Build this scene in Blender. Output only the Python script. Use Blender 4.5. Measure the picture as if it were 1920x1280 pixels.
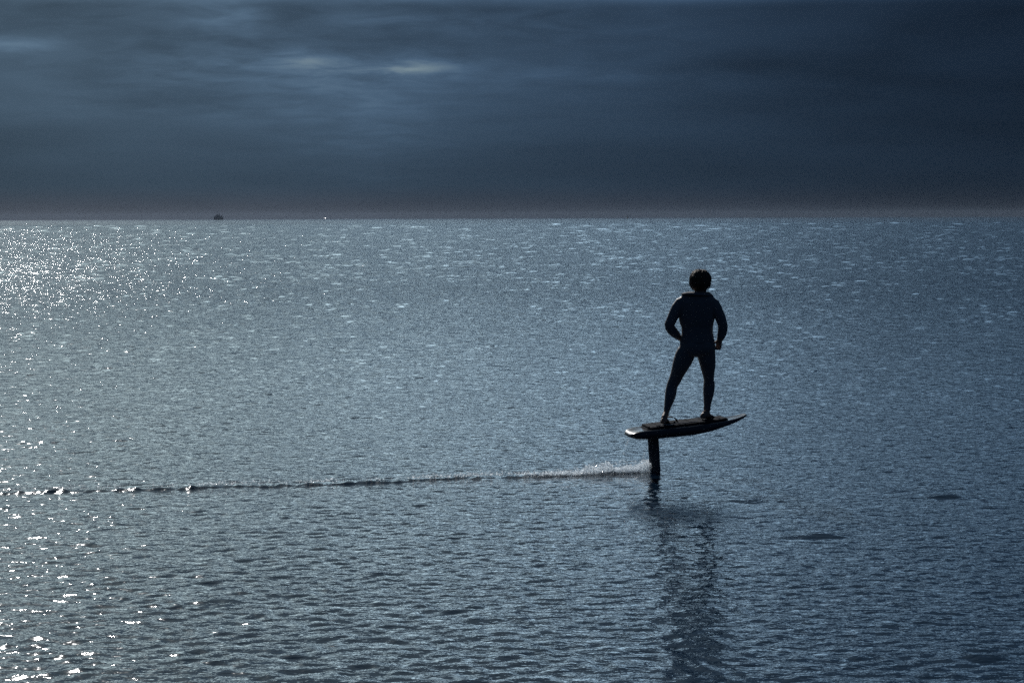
import bpy, bmesh, math, random
import numpy as np
from mathutils import Vector, Matrix, Euler

R = math.radians
rng = np.random.default_rng(11)
random.seed(5)
sc = bpy.context.scene
for o in list(bpy.data.objects):
    bpy.data.objects.remove(o, do_unlink=True)
col = sc.collection

# ------------------------------------------------------------------ camera
CAM_H = 3.0
cam_d = bpy.data.cameras.new('camera')
cam_d.lens = 70.0
cam_d.sensor_width = 36.0
cam_d.clip_start = 0.5
cam_d.clip_end = 60000.0
cam = bpy.data.objects.new('camera', cam_d)
col.objects.link(cam)
cam.location = (0.0, 0.0, CAM_H)
cam.rotation_euler = (Matrix.Rotation(R(90 - 3.55), 4, 'X') @ Matrix.Rotation(R(-0.21), 4, 'Z')).to_euler()
sc.camera = cam

# ------------------------------------------------------------------ sky and sun
SUN_AZ, SUN_EL = -16.3, 29.4          # degrees: left of straight ahead, above the horizon
sv = Vector((math.sin(R(SUN_AZ)) * math.cos(R(SUN_EL)), math.cos(R(SUN_AZ)) * math.cos(R(SUN_EL)), math.sin(R(SUN_EL))))

world = bpy.data.worlds.new('World')
sc.world = world
world.use_nodes = True
wt = world.node_tree
wt.nodes.clear()


class NB:
    """tiny node-graph builder"""
    def __init__(self, tree):
        self.t = tree

    def new(self, kind, **kw):
        n = self.t.nodes.new(kind)
        for k, v in kw.items():
            setattr(n, k, v)
        return n

    def put(self, sock, v):
        if hasattr(v, 'links') or isinstance(v, bpy.types.NodeSocket):
            self.t.links.new(v, sock)
        else:
            sock.default_value = v

    def m(self, op, a, b=None, c=None, clamp=False):
        n = self.new('ShaderNodeMath', operation=op, use_clamp=clamp)
        self.put(n.inputs[0], a)
        if b is not None:
            self.put(n.inputs[1], b)
        if c is not None:
            self.put(n.inputs[2], c)
        return n.outputs[0]

    def vec(self, x, y, z):
        n = self.new('ShaderNodeCombineXYZ')
        for s, v in zip(n.inputs, (x, y, z)):
            self.put(s, v)
        return n.outputs[0]

    def vm(self, op, a, b=None):
        n = self.new('ShaderNodeVectorMath', operation=op)
        self.put(n.inputs[0], a)
        if b is not None:
            self.put(n.inputs[1], b)
        return n.outputs[0] if op != 'DOT_PRODUCT' else n.outputs['Value']

    def noise(self, vec, scale, detail=4, rough=0.5, dist=0.0, lac=2.0):
        n = self.new('ShaderNodeTexNoise')
        self.put(n.inputs['Vector'], vec)
        n.inputs['Scale'].default_value = scale
        n.inputs['Detail'].default_value = detail
        n.inputs['Roughness'].default_value = rough
        n.inputs['Lacunarity'].default_value = lac
        n.inputs['Distortion'].default_value = dist
        return n.outputs[0]

    def ramp(self, v, lo, hi, a=0.0, b=1.0, kind='SMOOTHSTEP'):
        n = self.new('ShaderNodeMapRange', interpolation_type=kind, clamp=True) if False else self.new('ShaderNodeMapRange')
        n.interpolation_type = kind
        n.clamp = True
        self.put(n.inputs[0], v)
        for i, q in zip((1, 2, 3, 4), (lo, hi, a, b)):
            self.put(n.inputs[i], q)
        return n.outputs[0]

    def mixc(self, f, a, b, blend='MIX'):
        n = self.new('ShaderNodeMix', data_type='RGBA', blend_type=blend)
        self.put(n.inputs[0], f)
        self.put(n.inputs[6], a)
        self.put(n.inputs[7], b)
        return n.outputs[2]


w = NB(wt)
tc = w.new('ShaderNodeTexCoord')
dirv = tc.outputs['Generated']
sep = w.new('ShaderNodeSeparateXYZ')
wt.links.new(dirv, sep.inputs[0])
dx, dy, dz = sep.outputs
z0 = w.m('MAXIMUM', dz, 0.0)
el = w.m('MULTIPLY', w.m('ARCSINE', w.m('MINIMUM', z0, 1.0)), 0.7 * 180 / math.pi)      # cloud-layout units: 1 = 1.43 degrees
az = w.m('MULTIPLY', w.m('ARCTAN2', dx, dy), 0.7 * 180 / math.pi)                        # the same units, 0 = ahead
sky = w.new('ShaderNodeTexSky', sky_type='NISHITA')
sky.sun_disc = False
sky.sun_elevation = R(SUN_EL)
sky.sun_rotation = R(SUN_AZ)
sky.altitude = 0
sky.air_density = 1.0
sky.dust_density = 1.0
sky.ozone_density = 1.5
# the clear sky is looked up a little above the horizon so the lowest rows stay even
wt.links.new(w.vm('NORMALIZE', w.vec(dx, dy, w.m('ADD', z0, 0.22))), sky.inputs[0])

# cloud sheet: directions projected onto a flat layer, so cloud streaks flatten towards the horizon
inv = w.m('DIVIDE', 1.0, w.m('ADD', z0, 0.12))
cp = w.vec(w.m('MULTIPLY', dx, inv), w.m('MULTIPLY', dy, inv), 0.0)
n_big = w.noise(w.vm('ADD', cp, (3.1, 7.7, 0.0)), 0.64, 3, 0.5, 0.4)
n_mid = w.noise(w.vm('ADD', cp, (11.3, 2.9, 1.7)), 2.1, 5, 0.50, 0.35)
n_fine = w.noise(w.vm('ADD', cp, (1.3, 8.1, 5.0)), 7.0, 4, 0.55, 0.5)

# angle to the sun
cs = w.vm('DOT_PRODUCT', dirv, tuple(sv))
ang = w.m('MULTIPLY', w.m('ARCCOSINE', w.m('MINIMUM', cs, 1.0)), 180 / math.pi)

# how much daylight the cloud lets through
brk = w.m('MULTIPLY', w.ramp(el, 4.1, 6.2, 0.0, 1.0), w.ramp(el, 5.8, 8.5, 1.0, 0.0))      # the bank breaks up above the frame ...
deck = w.ramp(el, 4.0, 16.0, 0.0, 1.0)                                                        # ... and the deck closes again overhead
azg = w.m('EXPONENT', w.m('MULTIPLY', w.m('POWER', w.m('DIVIDE', w.m('SUBTRACT', az, -1.2), 13.5), 2.0), -1.0))
glow = w.m('EXPONENT', w.m('MULTIPLY', w.m('POWER', w.m('DIVIDE', ang, 20.0), 2.0), -1.0))
trans = w.m('ADD', 0.021, w.m('MULTIPLY', brk, w.m('ADD', 0.06, w.m('MULTIPLY', azg, 1.85))))
trans = w.m('ADD', trans, w.m('MULTIPLY', deck, w.m('ADD', 0.16, w.m('MULTIPLY', glow, 0.02))))
# low side-glow of the bank on the sun's side
side = w.m('EXPONENT', w.m('MULTIPLY', w.m('POWER', w.m('DIVIDE', w.m('SUBTRACT', az, -4.5), 11.5), 2.0), -1.0))
trans = w.m('ADD', trans, w.m('MULTIPLY', side, w.ramp(el, 0.3, 2.6, 0.025, 0.046)))
# uneven cloud
soft = w.ramp(el, 0.4, 4.0, 0.25, 1.0)
lump = w.m('ADD', w.ramp(n_big, 0.3, 0.7, -0.30, 0.30), w.m('ADD', w.ramp(n_mid, 0.3, 0.72, -0.09, 0.11), w.ramp(n_fine, 0.3, 0.7, -0.03, 0.03)))
lump = w.m('MULTIPLY_ADD', lump, soft, 1.0)
trans = w.m('MULTIPLY', trans, lump)


def gap_or_shaft(a0, e0, sa, se, amp, tilt=0.0):
    """a thin place in the cloud, or a painted light shaft, at azimuth a0, elevation e0"""
    ua = w.m('SUBTRACT', az, a0)
    ue = w.m('SUBTRACT', w.m('SUBTRACT', el, e0), w.m('MULTIPLY', ua, tilt))
    ue = w.m('ADD', ue, w.m('MULTIPLY', w.m('SUBTRACT', n_mid, 0.5), se * 1.7))
    q = w.m('ADD', w.m('POWER', w.m('ABSOLUTE', w.m('DIVIDE', ua, sa)), 2.0), w.m('POWER', w.m('ABSOLUTE', w.m('DIVIDE', ue, se)), 2.0))
    g = w.m('EXPONENT', w.m('MULTIPLY', q, -1.0))
    return w.m('MULTIPLY', g, w.m('MULTIPLY', amp * 1.15, w.ramp(n_fine, 0.25, 0.75, 0.55, 1.4)))


for g in ((-5.0, 4.3, 6.0, 1.0, 0.016, 0.0), (-4.0, 2.8, 4.4, 0.60, 0.030, 0.0), (-3.4, 3.02, 2.1, 0.22, 0.030, -0.06), (-4.5, 3.15, 0.7, 0.14, 0.022, 0.0),
          (-1.95, 2.93, 0.85, 0.19, 0.032, 0.0), (-5.6, 3.95, 0.75, 0.34, 0.036, 0.0), (-9.9, 3.40, 0.9, 0.14, 0.040, 0.0), (-2.3, 3.95, 1.2, 0.20, 0.020, 0.0),
          (2.4, 2.75, 3.0, 0.16, 0.012, -0.04), (1.2, 3.9, 2.0, 0.35, 0.012, 0.0), (-2.8, 1.9, 1.5, 0.8, 0.016, 0.0)):  # last entry paints a shaft of light under the bright cloud
    trans = w.m('ADD', trans, gap_or_shaft(*g))
# pale strip of clear distance just over the sea
strip = w.m('MULTIPLY', w.ramp(el, 0.85, 0.15, 0.0, 1.0), w.ramp(n_mid, 0.3, 0.7, 0.6, 1.3))
trans = w.m('ADD', trans, w.m('MULTIPLY', strip, 0.002))
tint = w.mixc(w.ramp(el, 0.75, 0.1), (0.43, 0.75, 1.14, 1.0), (0.56, 0.69, 0.94, 1.0))
tint = w.mixc(w.ramp(trans, 0.10, 0.20), tint, (0.70, 0.96, 1.07, 1.0))
skyc = w.mixc(1.0, sky.outputs[0], tint, 'MULTIPLY')
skyc = w.mixc(1.0, skyc, w.vec(trans, trans, trans), 'MULTIPLY')
bg = w.new('ShaderNodeBackground')
wt.links.new(skyc, bg.inputs[0])
bg.inputs[1].default_value = 0.12
wo = w.new('ShaderNodeOutputWorld')
wt.links.new(bg.outputs[0], wo.inputs[0])
world.cycles.sampling_method = 'MANUAL'
world.cycles.sample_map_resolution = 2048

sun_d = bpy.data.lights.new('sun', 'SUN')
sun_d.energy = 3.6
sun_d.angle = R(0.53)
sun_d.color = (1.0, 0.985, 0.965)
sun = bpy.data.objects.new('sun', sun_d)
col.objects.link(sun)
sun.location = (-20, 60, 40)
sun.rotation_euler = sv.to_track_quat('Z', 'Y').to_euler()

sc.view_settings.view_transform = 'Standard'
sc.view_settings.look = 'None'
sc.view_settings.exposure = 0.0
sc.view_settings.gamma = 1.0
sc.view_settings.use_curve_mapping = False
sc.cycles.max_bounces = 6
sc.cycles.use_denoising = False


# ------------------------------------------------------------------ helpers
def tag(o, label=None, cat=None, group=None, kind=None):
    if label: o['label'] = label
    if cat: o['category'] = cat
    if group: o['group'] = group
    if kind: o['kind'] = kind
    return o


def empty(name, loc, rot=(0, 0, 0)):
    o = bpy.data.objects.new(name, None)
    o.location = loc
    o.rotation_euler = rot
    o.empty_display_size = 0.2
    col.objects.link(o)
    return o


def mesh_obj(name, verts, faces, mat, parent=None, smooth=True):
    me = bpy.data.meshes.new(name)
    me.from_pydata([tuple(v) for v in verts], [], faces)
    bm = bmesh.new()
    bm.from_mesh(me)
    bmesh.ops.recalc_face_normals(bm, faces=bm.faces)
    bm.to_mesh(me)
    bm.free()
    if smooth:
        me.polygons.foreach_set('use_smooth', [True] * len(me.polygons))
    o = bpy.data.objects.new(name, me)
    if mat: me.materials.append(mat)
    if parent: o.parent = parent
    col.objects.link(o)
    return o


def principled(name, base, rough=0.5, spec=0.5, ior=1.45, metallic=0.0, coat=0.0):
    m = bpy.data.materials.new(name)
    m.use_nodes = True
    p = m.node_tree.nodes['Principled BSDF']
    p.inputs['Base Color'].default_value = (*base, 1)
    p.inputs['Roughness'].default_value = rough
    p.inputs['IOR'].default_value = ior
    p.inputs['Specular IOR Level'].default_value = spec
    p.inputs['Metallic'].default_value = metallic
    p.inputs['Coat Weight'].default_value = coat
    return m, NB(m.node_tree), p


def mottled(name, c1, c2, scale, rough, spec=0.5, bump=0.0, coat=0.0, bscale=None):
    """plain surface with fine colour variation and relief"""
    m, nb, p = principled(name, c1, rough, spec, coat=coat)
    t = nb.new('ShaderNodeTexCoord').outputs['Object']
    n = nb.noise(t, scale, 5, 0.6)
    nb.put(p.inputs['Base Color'], nb.mixc(nb.ramp(n, 0.35, 0.65), (*c1, 1), (*c2, 1)))
    nb.put(p.inputs['Roughness'], nb.ramp(n, 0.3, 0.7, rough * 0.8, min(1, rough * 1.25)))
    if bump:
        b = nb.new('ShaderNodeBump')
        b.inputs['Strength'].default_value = 0.6
        b.inputs['Distance'].default_value = bump
        nb.put(b.inputs['Height'], nb.noise(t, bscale or scale * 4, 3, 0.6))
        nb.put(p.inputs['Normal'], b.outputs[0])
    return m


# ------------------------------------------------------------------ the sea
DIST = 23.38                                   # camera to foil, along the view
FOIL = np.array([1.705, 23.38, 0.0])           # where the mast meets the water
WAKE_END = np.array([-6.6, 21.52])            # the wake runs on to the left, coming nearer


def wake_pts():
    """wake line as a gently bent polyline: parameter t (0 at the foil), x, y"""
    t = np.linspace(0, 1, 400)
    d = WAKE_END - FOIL[:2]
    x = FOIL[0] + d[0] * t
    y = FOIL[1] + d[1] * (t ** 0.9) + 0.05 * np.sin(t * 9.0) + 0.03 * np.sin(t * 23.0 + 1)
    return t, x, y


WAVE = 0.0128


def build_sea():
    # rings: fine near the rider, widening with distance to the horizon
    rs = [0.6, 2.0, 3.5, 5.0, 6.5, 7.6, 8.4]
    r = 9.0
    while r < 9000:
        rs.append(r)
        if r < 30: dr = 0.044
        elif r < 95: dr = 0.050 * (r / 30) ** 1.3
        elif r < 300: dr = 0.223 * (r / 95) ** 0.9
        else: dr = 0.63 * (r / 300) ** 1.9
        r += dr
    rs = np.array(rs)
    drs = np.gradient(rs)
    dense = np.linspace(-18.6, 18.6, 541)
    left = np.concatenate([np.linspace(-180, -26, 17)[:-1], np.linspace(-26, -18.6, 6)[:-1]])
    right = -left[::-1][:-1]
    th = np.radians(np.concatenate([left, dense, right]))
    nr, nt = len(rs), len(th)
    RR, TT = np.meshgrid(rs, th, indexing='ij')
    X = (RR * np.sin(TT)).astype(np.float32)
    Y = (RR * np.cos(TT)).astype(np.float32)
    Z = np.zeros_like(X)
    DX = np.zeros_like(X)
    DY = np.zeros_like(X)
    edge = np.clip((18.6 - np.abs(np.degrees(th))) / 0.7, 0, 1).astype(np.float32)[None, :]
    step = np.maximum(drs, rs * np.radians(37.2 / 540))
    step[:7] = 2.0
    # wave trains: wind from the far left, long gentle ones and many short ripples
    lam = np.exp(rng.uniform(math.log(0.13), math.log(1.5), 230))
    main = R(-74)
    lod_have = np.zeros(nr)
    lod_all = 0.0
    trains = []
    for L in lam:
        a = main + rng.normal(0, 1) * (R(40) if L > 0.8 else R(60))
        slope = WAVE * (1.0 if L < 0.2 else (0.2 / L) ** 1.5)
        wgt = np.clip((L / step - 2.0) / 1.5, 0, 1)
        lod_have += wgt * slope ** 2
        lod_all += slope ** 2
        trains.append((L, a, slope, wgt))
    # far out, where the sheet is too coarse for ripples, longer waves carry the same steepness
    far_w = np.clip((rs - 20) / 30, 0, 1)
    for L in np.exp(rng.uniform(math.log(0.45), math.log(16.0), 130)):
        a = main + rng.normal(0, 1) * R(68)
        slope = WAVE
        wgt = np.clip((L / step - 2.0) / 1.0, 0, 1) * far_w * 1.0 * np.clip(4.2 * step / L, 0, 1) ** 3
        lod_have += wgt ** 2 * slope ** 2
        trains.append((L, a, slope, wgt))
    gain = np.clip(np.sqrt(lod_all * (1 - 0.20 * np.clip((rs - 25) / 60, 0, 1) - 0.12 * np.clip((rs - 150) / 200, 0, 1)) / np.maximum(lod_have, 1e-9)), 0.5, 3.0)
    gain[:7] = 1
    lod_have = lod_have * gain ** 2
    for (L, a, slope, wgt) in trains:
        k = 2 * math.pi / L
        amp = slope / k
        wgt = (wgt * gain).astype(np.float32)
        rows = np.nonzero(wgt > 0)[0]
        if len(rows) == 0: continue
        s = slice(rows[0], rows[-1] + 1)
        ph = (k * (math.cos(a) * X[s] + math.sin(a) * Y[s]) + rng.uniform(0, 6.283)).astype(np.float32)
        wv = wgt[s, None] * edge
        Z[s] += amp * wv * np.sin(ph)
        ch = 0.5 * amp * wv * np.cos(ph)
        DX[s] += math.cos(a) * ch
        DY[s] += math.sin(a) * ch
    # gusts: patches of livelier and calmer water
    gust = 1 + 0.14 * np.sin(X * 0.31 + 0.13 * Y + 1.3) * np.sin(0.085 * Y - 0.2 * X) + 0.08 * np.sin(0.9 * X - 0.21 * Y)
    gust = gust.astype(np.float32)
    Z *= gust; DX *= gust; DY *= gust
    # a few single steeper crests
    for (bx, by, lx, ly, hh) in ((4.67, 21.2, 0.22, 0.14, 0.034), (2.87, 18.6, 0.28, 0.13, 0.027), (3.2, 13.4, 0.20, 0.11, 0.024),
                                 (2.47, 21.0, 0.40, 0.15, 0.02), (-2.3, 15.5, 0.25, 0.11, 0.018)):
        m = np.exp(-((X - bx) / lx) ** 2 - ((Y - by) / ly) ** 2)
        Z += hh * m
    # scattered short steep wavelets, most of them gentle
    c0 = len(left)
    tdeg = np.degrees(th[c0:c0 + len(dense)])
    for (ra, rb, cnt, lo, hi) in ((10.0, 45.0, 260, 0.9, 0.9), (36.0, 120.0, 150, 1.0, 1.6)):
        rq = np.sqrt(rng.uniform(ra ** 2, rb ** 2, cnt)) if ra < 40 else ra + (rb - ra) * rng.beta(1.0, 1.6, cnt)
        tq = rng.uniform(-18.4, 18.4, cnt)
        for r_, t_ in zip(rq, tq):
            sz = (1.0 if ra < 40 else np.interp(r_, (ra, rb), (lo, hi)))
            ry = rng.uniform(0.04, 0.062) * sz
            rx = ry * rng.uniform(0.6, 1.5)
            top = min(0.08 + rng.exponential(0.06), 0.30) * min(rx, ry) / 0.86
            i0, i1 = np.searchsorted(rs, (r_ - 2.6 * ry, r_ + 2.6 * ry))
            da = math.degrees(2.6 * rx / r_)
            j0, j1 = np.searchsorted(tdeg, (t_ - da, t_ + da)) + c0
            if i1 - i0 < 2 or j1 - j0 < 2: continue
            u_ = (rs[i0:i1] - r_)[:, None] / ry
            v_ = np.radians(np.degrees(th[j0:j1]) - t_)[None, :] * r_ / rx
            v_ = v_ + 0.35 * u_ * math.sin(r_ * 37.0)
            Z[i0:i1, j0:j1] += (top * np.exp(-u_ ** 2 - v_ ** 2)).astype(np.float32)
    # the wake: a thin broken ridge with a trough on its near side
    t, wx, wy = wake_pts()
    near = (X > -7.2) & (X < FOIL[0] + 0.1) & (np.abs(Y - 22.4) < 2.6)
    xs, ys = X[near], Y[near]
    tt = (FOIL[0] - xs) / (FOIL[0] - WAKE_END[0])
    yc = np.interp(np.clip(tt, 0, 1), t, wy)
    dd = ys - yc
    kn = np.cumsum(rng.uniform(0.02, 0.32, 90)) - 7.4
    kv = 0.45 + rng.gamma(1.6, 0.32, 90)
    kn2 = np.cumsum(rng.uniform(0.05, 0.6, 60)) - 7.6
    kv2 = rng.normal(0, 0.022, 60)
    dd = dd - np.interp(xs, kn2, kv2)
    ripple = np.clip(np.interp(xs + 0.25 * dd, kn, kv), 0.15, 1.9)
    grow = np.clip(tt * 18, 0.0, 1) * np.clip((1.08 - tt) * 5, 0, 1)
    bump = 0.019 * ripple * np.exp(-(dd / 0.05) ** 2) - 0.006 * np.exp(-((dd + 0.18) / 0.13) ** 2) - 0.008 * np.exp(-((dd - 0.2) / 0.16) ** 2)
    chop = 0.007 * np.sin(xs * 31 + 21 * dd + 2 * np.sin(xs * 5.3)) * np.sin(xs * 13 - 37 * dd + 3 * np.sin(xs * 2.1)) * np.exp(-(dd / 0.17) ** 2)
    Z[near] += (grow * (bump + chop)).astype(np.float32)
    # small bow wave round the mast
    rr = np.hypot(X - FOIL[0] - 0.05, (Y - FOIL[1]) * 0.8)
    Z += (0.007 * np.exp(-((rr - 0.11) / 0.05) ** 2)).astype(np.float32)
    X += DX; Y += DY
    co = np.stack([X, Y, Z], -1).reshape(-1, 3).astype(np.float32)
    idx = np.arange(nr * nt).reshape(nr, nt)
    nxt = np.roll(idx, -1, axis=1)
    q = np.stack([idx[:-1], idx[1:], nxt[1:], nxt[:-1]], -1).reshape(-1, 4)
    me = bpy.data.meshes.new('sea')
    me.vertices.add(len(co)); me.vertices.foreach_set('co', co.ravel())
    me.loops.add(q.size); me.loops.foreach_set('vertex_index', q.ravel().astype(np.int32))
    me.polygons.add(len(q))
    me.polygons.foreach_set('loop_start', np.arange(0, q.size, 4, dtype=np.int32))
    me.polygons.foreach_set('loop_total', np.full(len(q), 4, np.int32))
    me.polygons.foreach_set('use_smooth', np.ones(len(q), bool))
    me.update()
    far = np.maximum(np.clip(1 - lod_have / lod_all, 0, 1), np.clip((rs - 22) / 60, 0, 1))
    far[:7] = 1
    F = np.repeat(far[:, None], nt, 1)
    F = 1 - (1 - F) * edge
    at = me.attributes.new('small_waves', 'FLOAT', 'POINT')
    at.data.foreach_set('value', F.ravel().astype(np.float32))
    o = bpy.data.objects.new('sea', me)
    col.objects.link(o)
    tag(o, 'dark rippled open sea reaching to the horizon', kind='structure')
    # normals should look up
    if me.polygons[len(q) // 2].normal.z < 0:
        me.flip_normals()
    return o


sea = build_sea()
m, nb, p = principled('sea_water', (0.004, 0.014, 0.030), 0.072, 0.5, 1.333)
pos = nb.new('ShaderNodeNewGeometry').outputs['Position']
att = nb.new('ShaderNodeAttribute', attribute_name='small_waves').outputs['Fac']
h1 = nb.noise(nb.vm('MULTIPLY', pos, (0.6, 1.0, 1.0)), 10.0, 3, 0.55, 0.4)                         # ripples of a hand's breadth
h2 = nb.noise(nb.vm('ADD', pos, (31.0, 7.0, 3.0)), 2.2, 3, 0.55, 0.0)   # wavelets the distant sheet does not carry
b1 = nb.new('ShaderNodeBump'); b1.inputs['Strength'].default_value = 1.0
nb.put(b1.inputs['Distance'], nb.m('MULTIPLY_ADD', att, -0.0016, 0.0104)); nb.put(b1.inputs['Height'], h1)
b2 = nb.new('ShaderNodeBump'); nb.put(b2.inputs['Strength'], 1.0)
nb.put(b2.inputs['Distance'], nb.m('MULTIPLY', att, 0.102)); nb.put(b2.inputs['Height'], h2)
nb.put(b2.inputs['Normal'], b1.outputs[0])
nb.put(p.inputs['Normal'], b2.outputs[0])
sea.data.materials.append(m)


# ------------------------------------------------------------------ loft helpers
def loft_rings(pts, seg=20, sup=2.0, level=False):
    """pts: (centre, half width, half depth[, twist]); closed tube whose rings stand across the path"""
    n = len(pts)
    P = [Vector(q[0]) for q in pts]
    vs, fs = [], []
    for i in range(n):
        if i == 0: t = P[1] - P[0]
        elif i == n - 1: t = P[-1] - P[-2]
        else: t = (P[i + 1] - P[i]).normalized() + (P[i] - P[i - 1]).normalized()
        t.normalize()
        if level: t = Vector((0, 0, math.copysign(1.0, t.z)))
        dep = Vector((0, 1, 0))
        if abs(t.y) > 0.8: dep = Vector((0, 0, 1))
        u = dep.cross(t).normalized()
        v = t.cross(u).normalized()
        a, b = pts[i][1], pts[i][2]
        for k in range(seg):
            f = 2 * math.pi * k / seg
            c, s_ = math.cos(f), math.sin(f)
            e = 2.0 / sup
            vs.append(P[i] + u * (a * math.copysign(abs(c) ** e, c)) + v * (b * math.copysign(abs(s_) ** e, s_)))
    for i in range(n - 1):
        for k in range(seg):
            k2 = (k + 1) % seg
            fs.append((i * seg + k, i * seg + k2, (i + 1) * seg + k2, (i + 1) * seg + k))
    fs.append(tuple(range(seg))[::-1])
    fs.append(tuple((n - 1) * seg + k for k in range(seg)))
    return vs, fs


def ball(c, r, seg=14, rings=9, M=None):
    vs, fs = [], []
    c = Vector(c)
    rx, ry, rz = r if hasattr(r, '__len__') else (r, r, r)
    for i in range(rings + 1):
        ph = math.pi * i / rings
        if i in (0, rings):
            q = Vector((0, 0, rz * math.cos(ph)))
            vs.append(c + (M @ q if M else q)); continue
        for k in range(seg):
            f = 2 * math.pi * k / seg
            q = Vector((rx * math.sin(ph) * math.cos(f), ry * math.sin(ph) * math.sin(f), rz * math.cos(ph)))
            vs.append(c + (M @ q if M else q))
    for k in range(seg):
        fs.append((0, 1 + k, 1 + (k + 1) % seg))
        last = len(vs) - 1
        b0 = 1 + (rings - 2) * seg
        fs.append((last, b0 + (k + 1) % seg, b0 + k))
    for i in range(rings - 2):
        for k in range(seg):
            a = 1 + i * seg + k; b = 1 + i * seg + (k + 1) % seg
            fs.append((a, a + seg, b + seg, b))
    return vs, fs


class Parts:
    def __init__(self): self.v, self.f = [], []

    def add(self, vf):
        n = len(self.v)
        self.v += list(vf[0]); self.f += [tuple(i + n for i in f) for f in vf[1]]
        return self

    def build(self, name, mat, parent=None, off=(0, 0, 0), voxel=None, smooth=True, iters=4):
        o_ = Vector(off)
        ob = mesh_obj(name, [Vector(v) - o_ for v in self.v], self.f, mat, parent, smooth)
        if voxel:
            md = ob.modifiers.new('remesh', 'REMESH')
            md.mode = 'VOXEL'; md.voxel_size = voxel; md.use_smooth_shade = True
            ms = ob.modifiers.new('smooth', 'SMOOTH'); ms.factor = 0.5; ms.iterations = iters
        return ob


# ------------------------------------------------------------------ the hydrofoil board
BOARD_YAW, BOARD_PITCH, BOARD_ROLL = 12.7, 4.0, 1.4
board = empty('hydrofoil_board', tuple(FOIL))
board.rotation_mode = 'XYZ'
bm_ = Matrix.Rotation(R(BOARD_YAW), 4, 'Z') @ Matrix.Rotation(R(-BOARD_PITCH), 4, 'Y') @ Matrix.Rotation(R(BOARD_ROLL), 4, 'X')
board.rotation_euler = bm_.to_euler()
tag(board, 'dark hydrofoil board lifted clear of the water on its mast under the rider', 'foil board')
BM = Matrix.Translation(Vector(FOIL)) @ bm_

hull_mat = mottled('board_gloss', (0.040, 0.043, 0.052), (0.050, 0.054, 0.064), 6.0, 0.20, 0.45, coat=0.0)
pad_mat = mottled('deck_pad_foam', (0.010, 0.013, 0.020), (0.014, 0.018, 0.026), 30.0, 0.95, 0.06, bump=0.004, bscale=60)
mast_mat = mottled('mast_carbon', (0.090, 0.092, 0.100), (0.110, 0.113, 0.122), 12.0, 0.35, 0.5)
strap_mat = mottled('strap_webbing', (0.012, 0.012, 0.014), (0.02, 0.02, 0.022), 50.0, 0.45, 0.5, bump=0.002)

TAIL, NOSE = -0.335, 1.145


def interp(t, tab):
    return float(np.interp(t, [a for a, _ in tab], [b for _, b in tab]))


HW = [(0.0, 0.10), (0.006, 0.155), (0.03, 0.205), (0.10, 0.25), (0.25, 0.282), (0.45, 0.285), (0.62, 0.262), (0.76, 0.215), (0.87, 0.15), (0.94, 0.108), (0.98, 0.066), (1.0, 0.030)]
ZB = [(0.0, 0.462), (0.02, 0.446), (0.07, 0.433), (0.14, 0.426), (0.50, 0.426), (0.64, 0.440), (0.78, 0.480), (0.88, 0.508), (0.95, 0.538), (1.0, 0.564)]
ZT = [(0.0, 0.490), (0.018, 0.509), (0.045, 0.524), (0.10, 0.535), (0.30, 0.540), (0.60, 0.545), (0.75, 0.548), (0.85, 0.553), (0.94, 0.568), (1.0, 0.588)]


def deck_z(x): return interp((x - TAIL) / (NOSE - TAIL), ZT)


def hull():
    st = [0.0, 0.006, 0.015, 0.03, 0.06, 0.10, 0.15, 0.22, 0.30, 0.40, 0.50, 0.58, 0.66, 0.74, 0.81, 0.87, 0.92, 0.955, 0.98, 0.993, 1.0]
    vs, fs = [], []
    # cross-section: flat bottom with chine, full rail, slightly dished deck
    prof = [(-1.0, 0.50), (-0.985, 0.28), (-0.90, 0.06), (-0.72, 0.0), (-0.35, -0.02), (0, -0.02), (0.35, -0.02), (0.72, 0.0), (0.90, 0.06), (0.985, 0.28), (1.0, 0.50),
            (0.975, 0.74), (0.90, 0.93), (0.80, 1.0), (0.68, 0.985), (0.35, 0.955), (0, 0.945), (-0.35, 0.955), (-0.68, 0.985), (-0.80, 1.0), (-0.90, 0.93), (-0.975, 0.74)]
    for t in st:
        x = TAIL + (NOSE - TAIL) * t
        hw, zb, zt = interp(t, HW), interp(t, ZB), interp(t, ZT)
        for (py_, pz_) in prof:
            vs.append(Vector((x, py_ * hw, zb + (zt - zb) * pz_)))
    n = len(prof)
    for i in range(len(st) - 1):
        for k in range(n):
            k2 = (k + 1) % n
            fs.append((i * n + k, i * n + k2, (i + 1) * n + k2, (i + 1) * n + k))
    fs.append(tuple(range(n)))
    fs.append(tuple((len(st) - 1) * n + k for k in range(n))[::-1])
    return vs, fs


hb = Parts().add(hull()).build('hull', hull_mat, board)
sm = hb.modifiers.new('subsurf', 'SUBSURF'); sm.levels = 1; sm.render_levels = 2


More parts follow.
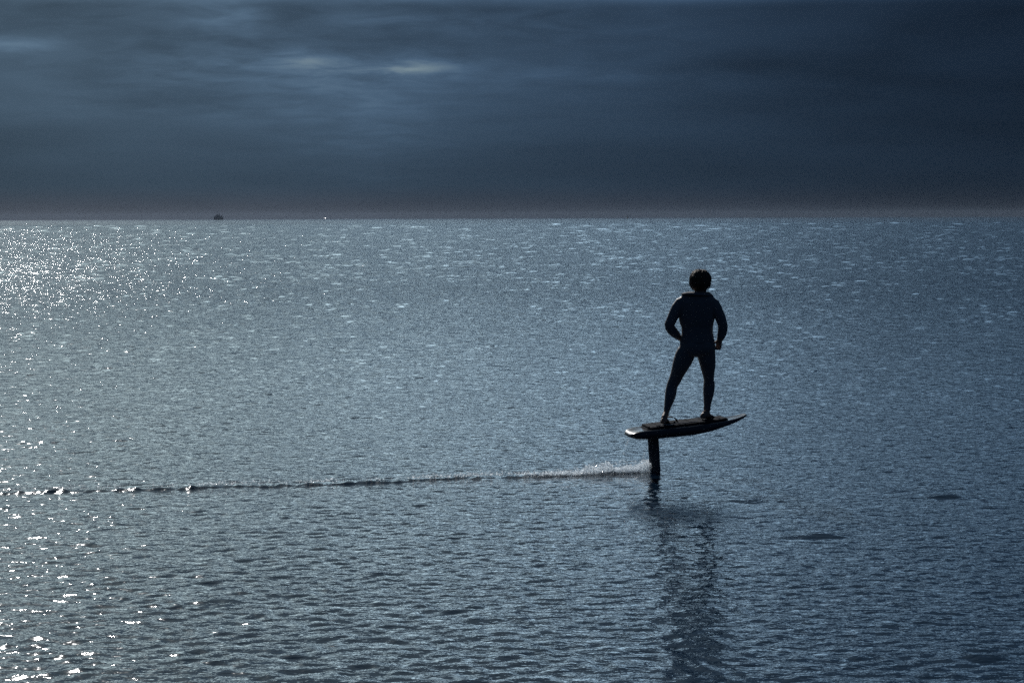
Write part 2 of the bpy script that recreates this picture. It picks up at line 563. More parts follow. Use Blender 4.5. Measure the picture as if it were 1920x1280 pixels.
def slab(x0, x1, hw_f, z_f, th, nx=26, ny=10, inset=0.0, r=0.012):
    """raised pad that follows the deck, with rounded edges"""
    vs, fs = [], []
    rows = []
    for i in range(nx + 1):
        u = i / nx
        x = x0 + (x1 - x0) * u
        e = min(u, 1 - u) * (x1 - x0)
        cornr = 0.06
        hw = hw_f(x)
        if e < cornr: hw -= cornr * (1 - math.sqrt(max(0, 1 - (1 - e / cornr) ** 2)))
        zz = z_f(x)
        row = []
        for j in range(ny + 1):
            v = -1 + 2 * j / ny
            y = v * hw
            ed = min((1 - abs(v)) * hw, e)
            lift = th * (1 if ed > r else math.sqrt(max(0, 1 - (1 - ed / r) ** 2)))
            row.append((Vector((x, y, zz - 0.012)), Vector((x, y, zz + lift))))
        rows.append(row)
    W = ny + 1
    for row in rows:
        for b, t in row: vs.append(b)
    off = len(vs)
    for row in rows:
        for b, t in row: vs.append(t)
    for i in range(nx):
        for j in range(ny):
            a = i * W + j
            fs.append((a, a + 1, a + W + 1, a + W))
            fs.append((off + a, off + a + W, off + a + W + 1, off + a + 1))
    for i in range(nx):
        for j in (0, ny):
            a = i * W + j
            fs.append((a, a + W, off + a + W, off + a))
    for j in range(ny):
        for i in (0, nx):
            a = i * W + j
            fs.append((a, a + 1, off + a + 1, off + a))
    return vs, fs


def hw_pad(x): return max(0.03, interp((x - TAIL) / (NOSE - TAIL), HW) * 0.80)


PAD_T = 0.028
pad = Parts().add(slab(-0.13, 0.90, hw_pad, lambda x: deck_z(x) - 0.002, PAD_T)).build('deck_pad', pad_mat, board)
# raised ridges across the pad and the kick at the tail
for x in (-0.10, 0.02, 0.26, 0.42, 0.58, 0.78):
    Parts().add(slab(x - 0.012, x + 0.012, lambda q: hw_pad(q) * 0.86, lambda q: deck_z(q) + PAD_T - 0.003, 0.010, nx=6, ny=10, r=0.006)).build('ridge', pad_mat, pad)
# mast: an aerofoil blade from under the board down into the water
def blade(z0, z1, ch0, ch1, th, lead):
    vs, fs = [], []
    prof = [(0.5, 0), (0.40, 0.42), (0.2, 0.5), (-0.1, 0.40), (-0.35, 0.18), (-0.5, 0.02), (-0.5, -0.02), (-0.35, -0.18), (-0.1, -0.40), (0.2, -0.5), (0.40, -0.42)]
    N = 8
    for i in range(N + 1):
        u = i / N
        z = z0 + (z1 - z0) * u
        ch = ch0 + (ch1 - ch0) * u
        for a, b in prof:
            vs.append(Vector((lead(u) + a * ch, b * th, z)))
    n = len(prof)
    for i in range(N):
        for k in range(n):
            fs.append((i * n + k, i * n + (k + 1) % n, (i + 1) * n + (k + 1) % n, (i + 1) * n + k))
    fs.append(tuple(range(n))); fs.append(tuple(N * n + k for k in range(n))[::-1])
    return vs, fs


Parts().add(blade(0.45, -0.40, 0.136, 0.130, 0.022, lambda u: -0.020 + 0.0 * u)).build('mast', mast_mat, board)
# mast foot: flared plate below the hull
vs, fs = [], []
pl = Parts()
vsf = loft_rings([((-0.02, 0, 0.390), 0.066, 0.013), ((-0.02, 0, 0.408), 0.070, 0.018), ((-0.02, 0, 0.420), 0.085, 0.035), ((-0.02, 0, 0.432), 0.11, 0.055)], 20)
pl.add(vsf).build('mast_foot', mast_mat, board)
# fuselage and wings under the surface
Parts().add(loft_rings([((-0.34, 0, -0.39), 0.006, 0.006), ((-0.28, 0, -0.39), 0.018, 0.018), ((0.16, 0, -0.39), 0.024, 0.024), ((0.26, 0, -0.39), 0.012, 0.012)], 12)).build('fuselage', mast_mat, board)
for nm, x, span, chd in (('front_wing', 0.17, 0.40, 0.075), ('rear_wing', -0.29, 0.20, 0.04)):
    Parts().add(loft_rings([((x - 0.05, -span, -0.41), chd * 0.25, 0.004), ((x - 0.015, -span * 0.6, -0.395), chd * 0.8, 0.008), ((x, 0, -0.385), chd, 0.012),
                            ((x - 0.015, span * 0.6, -0.395), chd * 0.8, 0.008), ((x - 0.05, span, -0.41), chd * 0.25, 0.004)], 16)).build(nm, mast_mat, board)


def strap(x0, x1, y, z, h, wdt=0.05, th=0.007):
    """arched foot strap standing on the pad"""
    vs, fs = [], []
    N = 18
    for i in range(N + 1):
        f = math.pi * i / N
        cx = (x0 + x1) / 2 - math.cos(f) * (x1 - x0) / 2
        cz = z + math.sin(f) ** 0.75 * h
        nx_, nz_ = -math.cos(f), math.sin(f)
        for s_, o_ in ((-1, 0), (1, 0), (1, 1), (-1, 1)):
            vs.append(Vector((cx + nx_ * th * o_, y + s_ * wdt / 2, cz + nz_ * th * o_)))
    for i in range(N):
        for k in range(4):
            fs.append((i * 4 + k, i * 4 + (k + 1) % 4, i * 4 + 4 + (k + 1) % 4, i * 4 + 4 + k))
    fs.append((0, 1, 2, 3)); fs.append((N * 4, N * 4 + 3, N * 4 + 2, N * 4 + 1))
    return vs, fs


Parts().add(strap(0.115, 0.30, 0.075, deck_z(0.2) + PAD_T - 0.008, 0.060, 0.055, 0.010)).build('foot_strap', strap_mat, board)
# wet cord lying loose along the near side of the deck
cord_mat, _, _ = principled('leash_cord', (0.30, 0.31, 0.32), 0.14, 0.6)
cpts = []
for i in range(60):
    u = i / 59
    x = -0.02 + 0.50 * u
    cpts.append((Vector((x, -0.175 + 0.022 * math.sin(u * 13) + 0.012 * math.sin(u * 31 + 1), deck_z(x) + PAD_T + 0.004 + 0.007 * abs(math.sin(u * 9)))), 0.0045, 0.0045))
Parts().add(loft_rings(cpts, 8)).build('leash', cord_mat, board)

# ------------------------------------------------------------------ the rider
PXM = 159.7


def S(px, py, dy=0.0):
    """rider's measured sheet (photo pixels at the rider's distance) to metres in the world"""
    k = 1 + dy / DIST
    return Vector(((px - 960) / PXM * k, FOIL[1] + dy, CAM_H - (py - (408.4 - 0.0036 * (px - 960))) / PXM * k))


def deck_pt(x, y):
    return BM @ Vector((x, y, deck_z(x) + PAD_T))


rear_f = deck_pt(0.122, -0.02)
front_f = deck_pt(0.632, -0.01)
person_at = (rear_f + front_f) / 2
person = empty('person', person_at)
tag(person, 'person in a dark wetsuit and vest riding the foil board, hands on hips', 'person')

skin = mottled('skin', (0.26, 0.17, 0.13), (0.30, 0.20, 0.155), 18.0, 0.5, 0.4, bump=0.0006, bscale=200)
suit = mottled('wetsuit_neoprene', (0.125, 0.128, 0.140), (0.150, 0.154, 0.166), 14.0, 0.55, 0.35, bump=0.002, bscale=120)
vestm = mottled('vest_fabric', (0.130, 0.133, 0.146), (0.158, 0.162, 0.175), 20.0, 0.8, 0.3, bump=0.003, bscale=160)
hairm = mottled('hair_brown', (0.070, 0.055, 0.048), (0.12, 0.088, 0.066), 40.0, 0.62, 0.25)


def limb(rows, grow=0.0):
    """rows: (left px, right px, py, depth offset, depth half-width)"""
    return loft_rings([(S((a + b) / 2, y, d), (b - a) / 2 / PXM + grow, w_ + grow) for (a, b, y, d, w_) in rows], 20, level=True)


def limb_c(rows, grow=0.0, fat=1.0):
    """rows: (px, py, depth offset, radius in px, depth half-width)"""
    return loft_rings([(S(x, y, d), r * fat / PXM + grow, w_ + grow) for (x, y, d, r, w_) in rows], 18)


LEG_L = [(1292, 648, 0.0, 12.0, 0.09), (1288, 658, 0.01, 16.0, 0.108), (1284.5, 667, 0.02, 17.2, 0.110), (1281, 676, 0.03, 16.4, 0.106), (1275, 690, 0.06, 14.0, 0.096), (1270, 703, 0.09, 11.4, 0.086), (1264.8, 715, 0.115, 10.4, 0.076),
         (1260.6, 724, 0.12, 9.6, 0.072), (1258.9, 733, 0.105, 9.8, 0.072), (1257.6, 742, 0.085, 9.6, 0.074), (1255.3, 752, 0.065, 8.0, 0.066), (1252.9, 761, 0.05, 6.1, 0.052), (1250.9, 770, 0.035, 5.2, 0.044), (1249.3, 780, 0.02, 5.2, 0.046)]
LEG_R = [(1322, 652, 0.02, 16, 0.100), (1325, 663, 0.03, 16.2, 0.110), (1326.6, 675, 0.05, 15.0, 0.106), (1328.4, 688, 0.085, 13.1, 0.094), (1328.8, 699, 0.105, 10.6, 0.082), (1330, 711, 0.125, 8.6, 0.074),
         (1330.6, 722, 0.135, 10.0, 0.070), (1329.8, 733, 0.135, 9.8, 0.072), (1329, 742, 0.135, 8.8, 0.070), (1328.2, 750, 0.135, 7.3, 0.058), (1327.4, 760, 0.135, 5.9, 0.046), (1326.4, 770, 0.135, 5.7, 0.046), (1326, 778, 0.135, 6.2, 0.048)]
TORSO = [(1292, 1331, 547, 0.00, 0.075), (1279, 1337, 553, -0.005, 0.100), (1274, 1341, 562, -0.01, 0.120), (1272, 1342, 575, -0.01, 0.130), (1273, 1341, 590, 0.0, 0.132),
         (1275.5, 1339, 603, 0.01, 0.124), (1279, 1337, 614, 0.015, 0.112), (1279.5, 1337, 625, 0.015, 0.112), (1277.5, 1339.5, 637, 0.01, 0.122), (1275, 1341.5, 648, 0.005, 0.134),
         (1273, 1342, 656, 0.0, 0.136), (1278, 1339, 662, 0.01, 0.122), (1292, 1327, 666.5, 0.02, 0.09), (1303, 1316, 669, 0.02, 0.05)]
ARM_L = [(1296, 561, 0.0, 8, 0.060), (1286, 564, 0.0, 10.5, 0.068), (1277, 569.5, -0.01, 11.4, 0.070), (1270.5, 578, -0.025, 10.8, 0.064), (1265, 588, -0.035, 9.7, 0.058), (1260, 599, -0.045, 8.8, 0.050), (1256, 608, -0.05, 8.6, 0.047),
         (1256.5, 614, -0.04, 8.2, 0.048), (1261.5, 620.5, -0.015, 8.2, 0.047), (1267, 626, 0.02, 7.3, 0.042), (1272, 630.5, 0.06, 5.8, 0.034), (1276, 634, 0.095, 4.9, 0.028)]
ARM_R = [(1320, 562, 0.0, 8, 0.060), (1331, 566, 0.0, 10.5, 0.068), (1339, 572, -0.01, 11.2, 0.070), (1344.5, 581, -0.02, 10.2, 0.064), (1349, 590, -0.03, 9.4, 0.056), (1353, 600, -0.035, 8.8, 0.050), (1355.8, 609, -0.035, 8.4, 0.048),
         (1356, 617, -0.025, 8.2, 0.048), (1354.5, 625, -0.005, 7.8, 0.045), (1352, 632, 0.015, 6.6, 0.038), (1350, 639, 0.035, 5.2, 0.029)]

body = Parts()
body.add(limb(TORSO)); body.add(limb_c(LEG_L, 0.0, 1.04)); body.add(limb_c(LEG_R, 0.0, 1.04)); body.add(limb_c(ARM_L, 0.0, 1.05)); body.add(limb_c(ARM_R, 0.0, 1.05))
body.add(ball(S(1300, 652, -0.06), (0.114, 0.085, 0.094)))        # seat
body.add(ball(S(1322, 652, -0.055), (0.104, 0.085, 0.094)))


def foot(pt, yaw, ank):
    """foot from heel to toes; yaw turns the toes from straight away (+Y) to the right"""
    M = Matrix.Rotation(R(-yaw), 3, 'Z')
    f = Parts()
    L = lambda x, y, z: pt + M @ Vector((x, y, z))
    secs = [(-0.075, 0.030, 0.026, 0.034), (-0.055, 0.036, 0.036, 0.046), (-0.01, 0.037, 0.044, 0.052), (0.04, 0.040, 0.036, 0.044), (0.09, 0.046, 0.026, 0.032), (0.13, 0.048, 0.019, 0.022), (0.16, 0.044, 0.014, 0.016)]
    vs, fs = [], []
    seg = 16
    for (y, hw, hh, zc) in secs:
        for k in range(seg):
            a = 2 * math.pi * k / seg
            vs.append(L(hw * math.cos(a), y, max(0.002, zc * 0.9 + hh * math.sin(a))))
    for i in range(len(secs) - 1):
        for k in range(seg):
            fs.append((i * seg + k, i * seg + (k + 1) % seg, (i + 1) * seg + (k + 1) % seg, (i + 1) * seg + k))
    fs.append(tuple(range(seg))[::-1]); fs.append(tuple((len(secs) - 1) * seg + k for k in range(seg)))
    f.add((vs, fs))
    for i, (tx, ty, r) in enumerate(((-0.032, 0.185, 0.0135), (-0.010, 0.188, 0.0100), (0.008, 0.182, 0.0095), (0.024, 0.173, 0.0090), (0.038, 0.160, 0.0085))):
        f.add(loft_rings([(L(tx, 0.135, 0.016), r, r), (L(tx, ty - 0.012, 0.014), r, r), (L(tx, ty, 0.012), r * 0.8, r * 0.8)], 10))
    f.add(loft_rings([(ank, 0.036, 0.046), (L(0, -0.005, 0.075), 0.037, 0.046), (L(0, -0.01, 0.04), 0.036, 0.052)], 16))
    return f.v, f.f


body.add(foot(rear_f, 8, S(1249.5, 776, 0.027)))
body.add(foot(front_f, 34, S(1326, 773, 0.135)))


def hand(wrist, fwd, palm_n, thumb_side, curl, sc_=1.0):
    """palm and five bent fingers; fwd = wrist to knuckles, palm_n = the way the palm faces"""
    f = Vector(fwd).normalized(); n = Vector(palm_n); n = (n - f * n.dot(f)).normalized()
    s_ = f.cross(n).normalized() * thumb_side
    h = Parts()
    wv = Vector(wrist)

    def P(a, b, c): return wv + (f * a + s_ * b + n * c) * sc_
    vs, fs = [], []
    seg = 14
    secs = [(-0.03, 0.026, 0.020), (0.0, 0.028, 0.019), (0.03, 0.038, 0.017), (0.06, 0.043, 0.015), (0.088, 0.042, 0.012), (0.098, 0.036, 0.008)]
    for (a, hw, hh) in secs:
        for k in range(seg):
            g = 2 * math.pi * k / seg
            vs.append(P(a, hw * math.cos(g), hh * math.sin(g)))
    for i in range(len(secs) - 1):
        for k in range(seg):
            fs.append((i * seg + k, i * seg + (k + 1) % seg, (i + 1) * seg + (k + 1) % seg, (i + 1) * seg + k))
    fs.append(tuple(range(seg))[::-1]); fs.append(tuple((len(secs) - 1) * seg + k for k in range(seg)))
    h.add((vs, fs))
    for b, ln, r in ((0.032, 0.072, 0.0092), (0.011, 0.082, 0.0096), (-0.011, 0.076, 0.0092), (-0.032, 0.060, 0.0082)):
        a0, c0, ang_ = 0.085, 0.0, 0.0
        pts = [(P(a0, b, c0), r * 1.1 * sc_, r * 1.1 * sc_)]
        for seg_l, cv in ((0.45, curl[0]), (0.30, curl[1]), (0.25, curl[2])):
            ang_ += R(cv)
            a0 += ln * seg_l * math.cos(ang_); c0 += ln * seg_l * math.sin(ang_)
            pts.append((P(a0, b * (1 + 0.15 * (a0 - 0.085) / 0.07), c0), r * sc_, r * sc_))
        pts.append((P(a0 + 0.004 * math.cos(ang_), b * 1.1, c0 + 0.004 * math.sin(ang_)), r * 0.6 * sc_, r * 0.6 * sc_))
        h.add(loft_rings(pts, 10))
    h.add(loft_rings([(P(0.012, 0.024, 0.006), 0.016 * sc_, 0.016 * sc_), (P(0.035, 0.048, 0.014), 0.013 * sc_, 0.013 * sc_), (P(0.062, 0.066, 0.016), 0.0105 * sc_, 0.0105 * sc_),
                      (P(0.085, 0.074, 0.014), 0.0095 * sc_, 0.0095 * sc_), (P(0.092, 0.076, 0.013), 0.006 * sc_, 0.006 * sc_)], 10))
    return h.v, h.f


# left hand lies flat on the front of the hip; right hand rests on the side of the hip
body.add(hand(S(1276.5, 634.5, 0.10), (0.55, 0.35, -0.55), (0.35, -0.9, 0.1), -1, (10, 18, 14)))
body.add(hand(S(1350.5, 638.5, 0.030), (-0.16, 0.30, -0.92), (-0.62, -0.72, -0.1), 1, (48, 62, 40), 0.98))

# neck and head, face turned towards where the board is going
body.add(loft_rings([(S(1311, 556, 0.0), 0.075, 0.070), (S(1312, 548, 0.01), 0.062, 0.062), (S(1313.5, 540, 0.02), 0.058, 0.060), (S(1315, 530, 0.03), 0.06, 0.065)], 18))
HEAD = S(1315.5, 527.5, 0.035)
HS = 1.10
HM = Matrix.Rotation(R(-38), 3, 'Z') @ Matrix.Rotation(R(-6), 3, 'X')       # +Y of the head is the face


def H(x, y, z): return HEAD + HM @ Vector((x, y, z)) * HS


body.add(ball(H(0, -0.012, 0.025), (0.076, 0.097, 0.092), 20, 14, HM))          # skull
body.add(ball(H(0, 0.030, -0.045), (0.060, 0.066, 0.078), 18, 12, HM))          # face
body.add(ball(H(0, 0.066, -0.098), (0.030, 0.026, 0.022), 12, 8, HM))           # chin
body.add(ball(H(0, 0.078, 0.028), (0.052, 0.016, 0.014), 12, 8, HM))            # brow
body.add(loft_rings([(H(0, 0.086, 0.012), 0.008, 0.010), (H(0, 0.100, -0.012), 0.010, 0.012), (H(0, 0.110, -0.028), 0.014, 0.012), (H(0, 0.096, -0.036), 0.014, 0.008)], 10))   # nose
body.add(ball(H(0, 0.090, -0.058), (0.024, 0.010, 0.006), 10, 6, HM))           # upper lip
body.add(ball(H(0, 0.087, -0.070), (0.020, 0.010, 0.006), 10, 6, HM))           # lower lip
for s_ in (-1, 1):
    body.add(ball(H(s_ * 0.032, 0.082, 0.006), (0.012, 0.008, 0.008), 10, 6, HM))   # eyes
    body.add(ball(H(s_ * 0.044, 0.068, -0.026), (0.020, 0.016, 0.014), 10, 6, HM))  # cheeks
    body.add(ball(H(s_ * 0.079, -0.004, -0.012), (0.009, 0.020, 0.032), 10, 8, HM)) # ears
bo = body.build('body', skin, person, person_at, voxel=0.0048, iters=4)

# wetsuit over torso, arms and legs
ws = Parts()
ws.add(limb(TORSO[1:], 0.004)); ws.add(limb_c(LEG_L[:-1], 0.004, 1.04)); ws.add(limb_c(LEG_R[:-1], 0.004, 1.04)); ws.add(limb_c(ARM_L[:-1], 0.0035, 1.05)); ws.add(limb_c(ARM_R[:-1], 0.0035, 1.05))
ws.add(ball(S(1300, 652, -0.06), (0.118, 0.089, 0.098))); ws.add(ball(S(1322, 652, -0.055), (0.108, 0.089, 0.098)))
ws.build('wetsuit', suit, person, person_at, voxel=0.0055, iters=3)

# padded vest with wide shoulder edges and a hem over the hips
VEST = [(1292, 1325, 550, 0.0, 0.082), (1286, 1330, 551.5, 0.0, 0.100), (1280.5, 1335, 555, -0.005, 0.118), (1277.5, 1338, 560, -0.008, 0.130), (1276, 1338.5, 566, -0.01, 0.146), (1274, 1340, 582, -0.008, 0.152), (1272.8, 1341, 596, 0.0, 0.148),
        (1275, 1338.5, 606, 0.008, 0.140), (1278, 1336.8, 613, 0.012, 0.130), (1278.4, 1336.4, 625, 0.014, 0.130), (1276.8, 1339.6, 635.5, 0.010, 0.138), (1275.5, 1341, 641, 0.008, 0.142), (1277, 1340, 643, 0.008, 0.135)]
vest = Parts().add(limb(VEST)).build('vest', vestm, person, person_at, voxel=0.006, iters=2)
# turned-down collar
ring = Parts()
cvs, cfs = [], []
N = 40
prof = [(0.0, 0.014), (0.012, 0.020), (0.070, 0.008), (0.100, -0.008), (0.084, -0.020), (0.004, -0.010)]
cc = S(1307.2, 551.0, 0.0)
for i in range(N):
    a = 2 * math.pi * i / N
    for (ro, zz) in prof:
        rx, ry = 0.088 + ro * 1.02, 0.076 + ro * 0.8
        cvs.append(cc + Vector((rx * math.cos(a), ry * math.sin(a), zz - 0.008 * math.sin(a) - 0.008 * math.cos(a))))
n = len(prof)
for i in range(N):
    for k in range(n):
        i2 = (i + 1) % N
        cfs.append((i * n + k, i * n + (k + 1) % n, i2 * n + (k + 1) % n, i2 * n + k))
mesh_obj('collar', [v - person_at for v in cvs], cfs, vestm, person)

# hair: a full rounded head of hair with locks lying over it, down to the nape
hp = Parts()
HC = Vector((0, -0.020, 0.026))
HRAD = Vector((0.104, 0.112, 0.103))
hp.add(ball(H(*HC), tuple(HRAD * HS), 24, 16, HM))
hp.add(ball(H(0, -0.050, -0.030), (0.088 * HS, 0.070 * HS, 0.082 * HS), 18, 12, HM))
hp.add(ball(H(-0.045, -0.045, -0.030), (0.052 * HS, 0.056 * HS, 0.070 * HS), 18, 12, HM))
hair = hp.build('hair', hairm, person, person_at, voxel=0.006, iters=5)
lk = Parts()
for i in range(520):
    a = rng.uniform(0, 2 * math.pi)
    e_ = rng.uniform(-0.35, 0.98)
    d = Vector((math.cos(a) * math.sqrt(1 - e_ * e_), math.sin(a) * math.sqrt(1 - e_ * e_), e_))
    if d.y > 0.5 and d.z < 0.5: continue
    fall = Vector((d.x * 0.6, d.y * 0.6 - 0.25, -1.0)) + Vector(rng.normal(0, 0.22, 3))
    pts = []
    q = d.copy()
    r0 = rng.uniform(0.003, 0.0055)
    stepn = rng.uniform(0.18, 0.36)
    tous = rng.uniform(0.0, 0.045) if rng.random() < 0.3 else 0.0
    for j, rr in enumerate((1.0, 1.0, 0.8, 0.2)):
        lift = (1.0 + (0.004, 0.022, 0.026, 0.02)[j] + tous * j + (0.03 if q.z < -0.25 else 0) * j)
        pp = HC + Vector((q.x * HRAD.x, q.y * HRAD.y, q.z * HRAD.z)) * lift
        if q.z < -0.3: pp = pp + Vector((0, 0, -0.01 * j))
        pts.append((H(*pp), r0 * rr, r0 * rr))
        tn = fall - q * fall.dot(q)
        if tn.length < 1e-3: tn = Vector((1, 0, 0))
        q = (q + tn.normalized() * stepn).normalized()
    lk.add(loft_rings(pts, 5))
lk.build('locks', hairm, hair, person_at)

# ------------------------------------------------------------------ spray, wake foam and drips
m, nb, p = principled('spray_drops', (0.86, 0.92, 0.97), 0.12, 0.5, 1.333)
nt_ = m.node_tree
tr = nb.new('ShaderNodeBsdfTranslucent'); tr.inputs[0].default_value = (0.86, 0.94, 1.0, 1)
mx = nb.new('ShaderNodeMixShader'); mx.inputs[0].default_value = 0.60
nt_.links.new(p.outputs[0], mx.inputs[1]); nt_.links.new(tr.outputs[0], mx.inputs[2])
tp = nb.new('ShaderNodeBsdfTransparent')
mx2 = nb.new('ShaderNodeMixShader'); mx2.inputs[0].default_value = 0.12
nt_.links.new(mx.outputs[0], mx2.inputs[1]); nt_.links.new(tp.outputs[0], mx2.inputs[2])
nt_.links.new(mx2.outputs[0], nt_.nodes['Material Output'].inputs[0])
spray_mat = m


def drops(name, pts, rad, label):
    """many small drops and shreds of water as one mesh"""
    P_ = np.asarray(pts, np.float32); n = len(P_)
    r = np.asarray(rad, np.float32)[:, None]
    base = np.array([[1, 0, 0.2], [0, 1, -0.2], [-1, 0, 0.25], [0, -1, -0.2]], np.float32)      # a little bent sheet of water
    q = rng.normal(size=(n, 4)); q /= np.linalg.norm(q, axis=1)[:, None]
    ww, x, y, z = q.T
    Rm = np.stack([1 - 2 * (y * y + z * z), 2 * (x * y - z * ww), 2 * (x * z + y * ww), 2 * (x * y + z * ww), 1 - 2 * (x * x + z * z), 2 * (y * z - x * ww), 2 * (x * z - y * ww), 2 * (y * z + x * ww), 1 - 2 * (x * x + y * y)], -1).reshape(n, 3, 3)
    st = rng.uniform(0.7, 1.4, (n, 1, 3))
    V = np.einsum('nij,nkj->nki', Rm, base[None] * st) * r[:, None] + P_[:, None]
    f = np.array([[0, 1, 2], [0, 2, 3]])
    Fc = (f[None] + (np.arange(n) * 4)[:, None, None]).reshape(-1, 3)
    me = bpy.data.meshes.new(name)
    me.vertices.add(n * 4); me.vertices.foreach_set('co', V.astype(np.float32).ravel())
    me.loops.add(Fc.size); me.loops.foreach_set('vertex_index', Fc.ravel().astype(np.int32))
    me.polygons.add(len(Fc)); me.polygons.foreach_set('loop_start', np.arange(0, Fc.size, 3, dtype=np.int32)); me.polygons.foreach_set('loop_total', np.full(len(Fc), 3, np.int32))
    me.polygons.foreach_set('use_smooth', np.ones(len(Fc), bool))
    me.update()
    me.materials.append(spray_mat)
    o = bpy.data.objects.new(name, me); col.objects.link(o)
    tag(o, label, kind='stuff')
    return o


wt_, wxs, wys = wake_pts()


def wake_y(x): return np.interp((FOIL[0] - x) / (FOIL[0] - WAKE_END[0]), wt_, wys)


# plume thrown up behind the mast
n = 12000
u = rng.beta(0.95, 2.2, n) * 1.6                          # metres behind the mast
top = np.interp(u, [0, 0.12, 0.45, 0.8, 1.15, 1.5, 1.8], [0.115, 0.125, 0.13, 0.095, 0.05, 0.025, 0.010])
lump = 0.75 + 0.3 * np.sin(u * 11 + 1) + 0.2 * np.sin(u * 27)
hgt = top * rng.beta(0.9, 1.5, n) * np.clip(lump, 0.5, 1.2)
thr = rng.random(n) < 0.05
hgt[thr] = top[thr] * rng.uniform(0.6, 1.15, thr.sum())
x = FOIL[0] - 0.07 - u
y = wake_y(x) + rng.normal(0, 0.05, n) + rng.normal(0, 0.10, n) * hgt / 0.15
rad = np.exp(rng.normal(math.log(0.0036), 0.50, n))
drops('spray', np.stack([x, y, hgt + 0.005], -1), np.clip(rad, 0.0012, 0.009), 'white plume of spray thrown up behind the mast')
# broken foam along the wake line
n = 5200
xx = FOIL[0] - 0.1 - rng.beta(0.9, 1.6, n) * 8.2
dens = 0.5 + 0.5 * np.sin(xx * 3.7 + 1) * np.sin(xx * 1.3) + 0.3 * np.sin(xx * 11)
keep = rng.random(n) < np.clip(dens, 0.06, 1) * np.interp(FOIL[0] - xx, [0, 1.0, 1.6, 3, 9], [0.15, 0.4, 1.0, 0.7, 0.7])
xx = xx[keep]; n = len(xx)
yy = wake_y(xx) + rng.normal(0, 0.028, n)
zz = 0.026 + np.abs(rng.normal(0, 0.020, n))
drops('wake_foam', np.stack([xx, yy, zz], -1), np.clip(np.exp(rng.normal(math.log(0.0050), 0.5, n)), 0.0015, 0.015), 'thin broken line of foam flecks trailing behind the board')
# drips falling from the tail
pts = []
for (px0, py0, px1, py1, k) in ((1184, 816, 1168, 855, 34), (1180, 818, 1172, 846, 14), (1219, 826, 1208, 862, 26)):
    for _ in range(k):
        f = rng.random()
        pts.append(tuple(S(px0 + (px1 - px0) * f ** 0.8 + rng.normal(0, 1.6), py0 + (py1 - py0) * f + rng.normal(0, 1.5), rng.normal(-0.08, 0.04))))
for _ in range(26):
    pts.append(tuple(S(rng.normal(1186, 2.5), rng.normal(816, 1.5), -0.12)))
drops('drips', pts, np.clip(np.exp(rng.normal(math.log(0.0042), 0.3, len(pts))), 0.002, 0.007), 'small water drops falling from the tail of the board')

# ------------------------------------------------------------------ far vessels on the horizon
shipm = mottled('ship_paint', (0.10, 0.13, 0.17), (0.13, 0.16, 0.20), 0.2, 0.6, 0.4)
whitem, _, _ = principled('boat_white', (0.8, 0.82, 0.84), 0.18, 0.5, coat=0.8)
buoym = mottled('buoy_paint', (0.05, 0.06, 0.05), (0.08, 0.09, 0.07), 1.0, 0.6, 0.4)


def box(c, s_, taper=1.0):
    c = Vector(c); a, b, h = s_[0] / 2, s_[1] / 2, s_[2]
    v = [c + Vector((x * a, y * b, 0)) for x, y in ((-1, -1), (1, -1), (1, 1), (-1, 1))] + [c + Vector((x * a * taper, y * b * taper, h)) for x, y in ((-1, -1), (1, -1), (1, 1), (-1, 1))]
    return v, [(3, 2, 1, 0), (4, 5, 6, 7), (0, 1, 5, 4), (1, 2, 6, 5), (2, 3, 7, 6), (3, 0, 4, 7)]


def hull_shape(L, B, Hh, sheer):
    """boat hull along local X"""
    vs, fs = [], []
    st = [(-0.5, 0.80, 0.0), (-0.42, 0.95, 0.0), (-0.1, 1.0, 0.0), (0.2, 0.92, 0.1), (0.38, 0.60, 0.5), (0.47, 0.22, 0.85), (0.5, 0.04, 1.0)]
    for (x, wf, sh) in st:
        zt = Hh + sheer * sh
        for (yf, zf) in ((-1, 1), (-0.92, 0.45), (-0.72, 0.0), (0.72, 0.0), (0.92, 0.45), (1, 1)):
            vs.append(Vector((x * L - (0.03 * L if zf < 0.2 and x > 0.4 else 0), yf * wf * B / 2, -0.4 + (zt + 0.4) * zf)))
    n = 6
    for i in range(len(st) - 1):
        for k in range(n):
            fs.append((i * n + k, i * n + (k + 1) % n, (i + 1) * n + (k + 1) % n, (i + 1) * n + k))
    fs.append(tuple(range(n))[::-1]); fs.append(tuple((len(st) - 1) * n + k for k in range(n)))
    return vs, fs


def far(px, dist): return ((px - 960) / 3733 * dist, dist, 0.0)


D_S = 6000.0
ship = empty('cargo_ship', far(411.5, D_S), (0, 0, R(200)))
ship.scale = (1.05, 1.05, 1.3)
tag(ship, 'hazy dark ship with stepped superstructure on the horizon at the left', 'ship')
k = D_S / 3733
Parts().add(hull_shape(17.0 * k, 4.2 * k, 4.3 * k, 0.5 * k)).build('hull', shipm, ship, smooth=False)
sup = Parts().add(box((1.2 * k, 0, 4.2 * k), (8.5 * k, 3.6 * k, 2.4 * k), 0.92)).build('superstructure', shipm, ship, smooth=False)
Parts().add(box((2.0 * k, 0, 6.58 * k), (3.0 * k, 3.2 * k, 1.5 * k), 0.85)).build('bridge', shipm, sup, smooth=False)
Parts().add(box((-1.9 * k, 0, 6.5 * k), (1.4 * k, 1.4 * k, 2.2 * k), 0.8)).build('funnel', shipm, ship, smooth=False)
Parts().add(loft_rings([((2.0 * k, 0, 8.0 * k), 0.30 * k, 0.3 * k), ((2.0 * k, 0, 10.8 * k), 0.18 * k, 0.18 * k), ((2.0 * k, 0, 13.0 * k), 0.08 * k, 0.08 * k)], 8)).build('mast', shipm, ship)
Parts().add(box((-5.5 * k, 0, 4.28 * k), (3.0 * k, 3.0 * k, 1.5 * k), 0.9)).build('deck_cargo', shipm, ship, smooth=False)
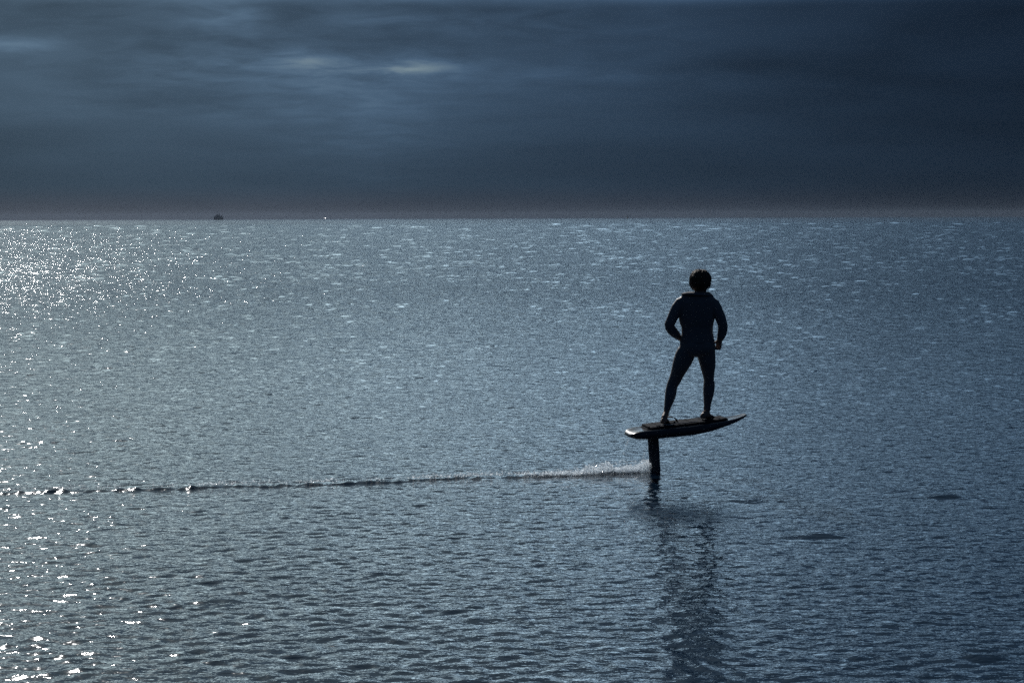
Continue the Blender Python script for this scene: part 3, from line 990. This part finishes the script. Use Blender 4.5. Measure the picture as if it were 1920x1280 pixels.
Parts().add(box((6.3 * k, 0, 4.4 * k), (2.2 * k, 2.8 * k, 1.0 * k), 0.85)).build('forecastle', shipm, ship, smooth=False)

D_B = 7000.0
boat = empty('motor_boat', far(611.5, D_B), (0, 0, R(96)))
boat.scale = (0.85, 0.85, 1.05)
tag(boat, 'tiny bright white boat on the horizon, right of the ship', 'boat')
Parts().add(hull_shape(9.0, 4.4, 1.9, 0.8)).build('hull', whitem, boat)
# wheelhouse, topped by a slab added and tilted to throw the sun back
cab = Parts().add(box((-0.4, 0, 1.8), (3.6, 2.8, 1.5), 0.92)).build('cabin', whitem, boat, smooth=False)
rv, rf = box((-0.4, 0, 0), (4.2, 3.4, 0.16))
rv = [v + Vector((0, 0, 3.95 + (v.x + 0.4) * 0.29 - v.y * 0.34)) for v in rv]
glintm, _, _ = principled('glint_slab_gloss', (0.8, 0.82, 0.84), 0.26, 0.8)
Parts().add((rv, rf)).build('glint_slab', glintm, cab, smooth=False)

D_N = 5500.0
buoy = empty('navigation_buoy', far(1177, D_N))
buoy.scale = (2.6, 2.6, 2.8)
tag(buoy, 'thin dark marker buoy on the horizon, left above the rider', 'buoy')
Parts().add(loft_rings([((0, 0, -0.5), 0.75, 0.75), ((0, 0, 0.0), 0.95, 0.95), ((0, 0, 0.75), 0.95, 0.95), ((0, 0, 0.95), 0.7, 0.7)], 16)).build('float', buoym, buoy)
tw = Parts()
for a in range(4):
    c_, s_ = math.cos(a * math.pi / 2 + 0.4), math.sin(a * math.pi / 2 + 0.4)
    tw.add(loft_rings([((0.6 * c_, 0.6 * s_, 0.9), 0.07, 0.07), ((0.25 * c_, 0.25 * s_, 2.9), 0.07, 0.07)], 6))
tw.build('tower', buoym, buoy)
Parts().add(loft_rings([((0, 0, 1.6), 0.42, 0.42), ((0, 0, 2.9), 0.32, 0.32)], 12)).build('radar_reflector', buoym, buoy)
Parts().add(loft_rings([((0, 0, 2.9), 0.28, 0.28), ((0, 0, 3.2), 0.28, 0.28), ((0, 0, 3.3), 0.08, 0.08), ((0, 0, 4.0), 0.03, 0.03)], 12)).build('lantern', buoym, buoy)

# ------------------------------------------------------------------ sea air: thin haze lying on the water
hz = Parts().add(box((0, 0, -2.0), (19000, 19000, 29.0))).build('haze', None, None, smooth=False)
tag(hz, 'thin pale sea haze', kind='stuff')
hm = bpy.data.materials.new('sea_haze'); hm.use_nodes = True
hm.node_tree.nodes.clear()
hnb = NB(hm.node_tree)
pv = hnb.new('ShaderNodeVolumePrincipled')
pv.inputs['Color'].default_value = (0.62, 0.78, 1.0, 1)
pv.inputs['Density'].default_value = 1.6e-5
pv.inputs['Anisotropy'].default_value = 0.2
ho = hnb.new('ShaderNodeOutputMaterial')
hm.node_tree.links.new(pv.outputs[0], ho.inputs['Volume'])
hz.data.materials.append(hm)
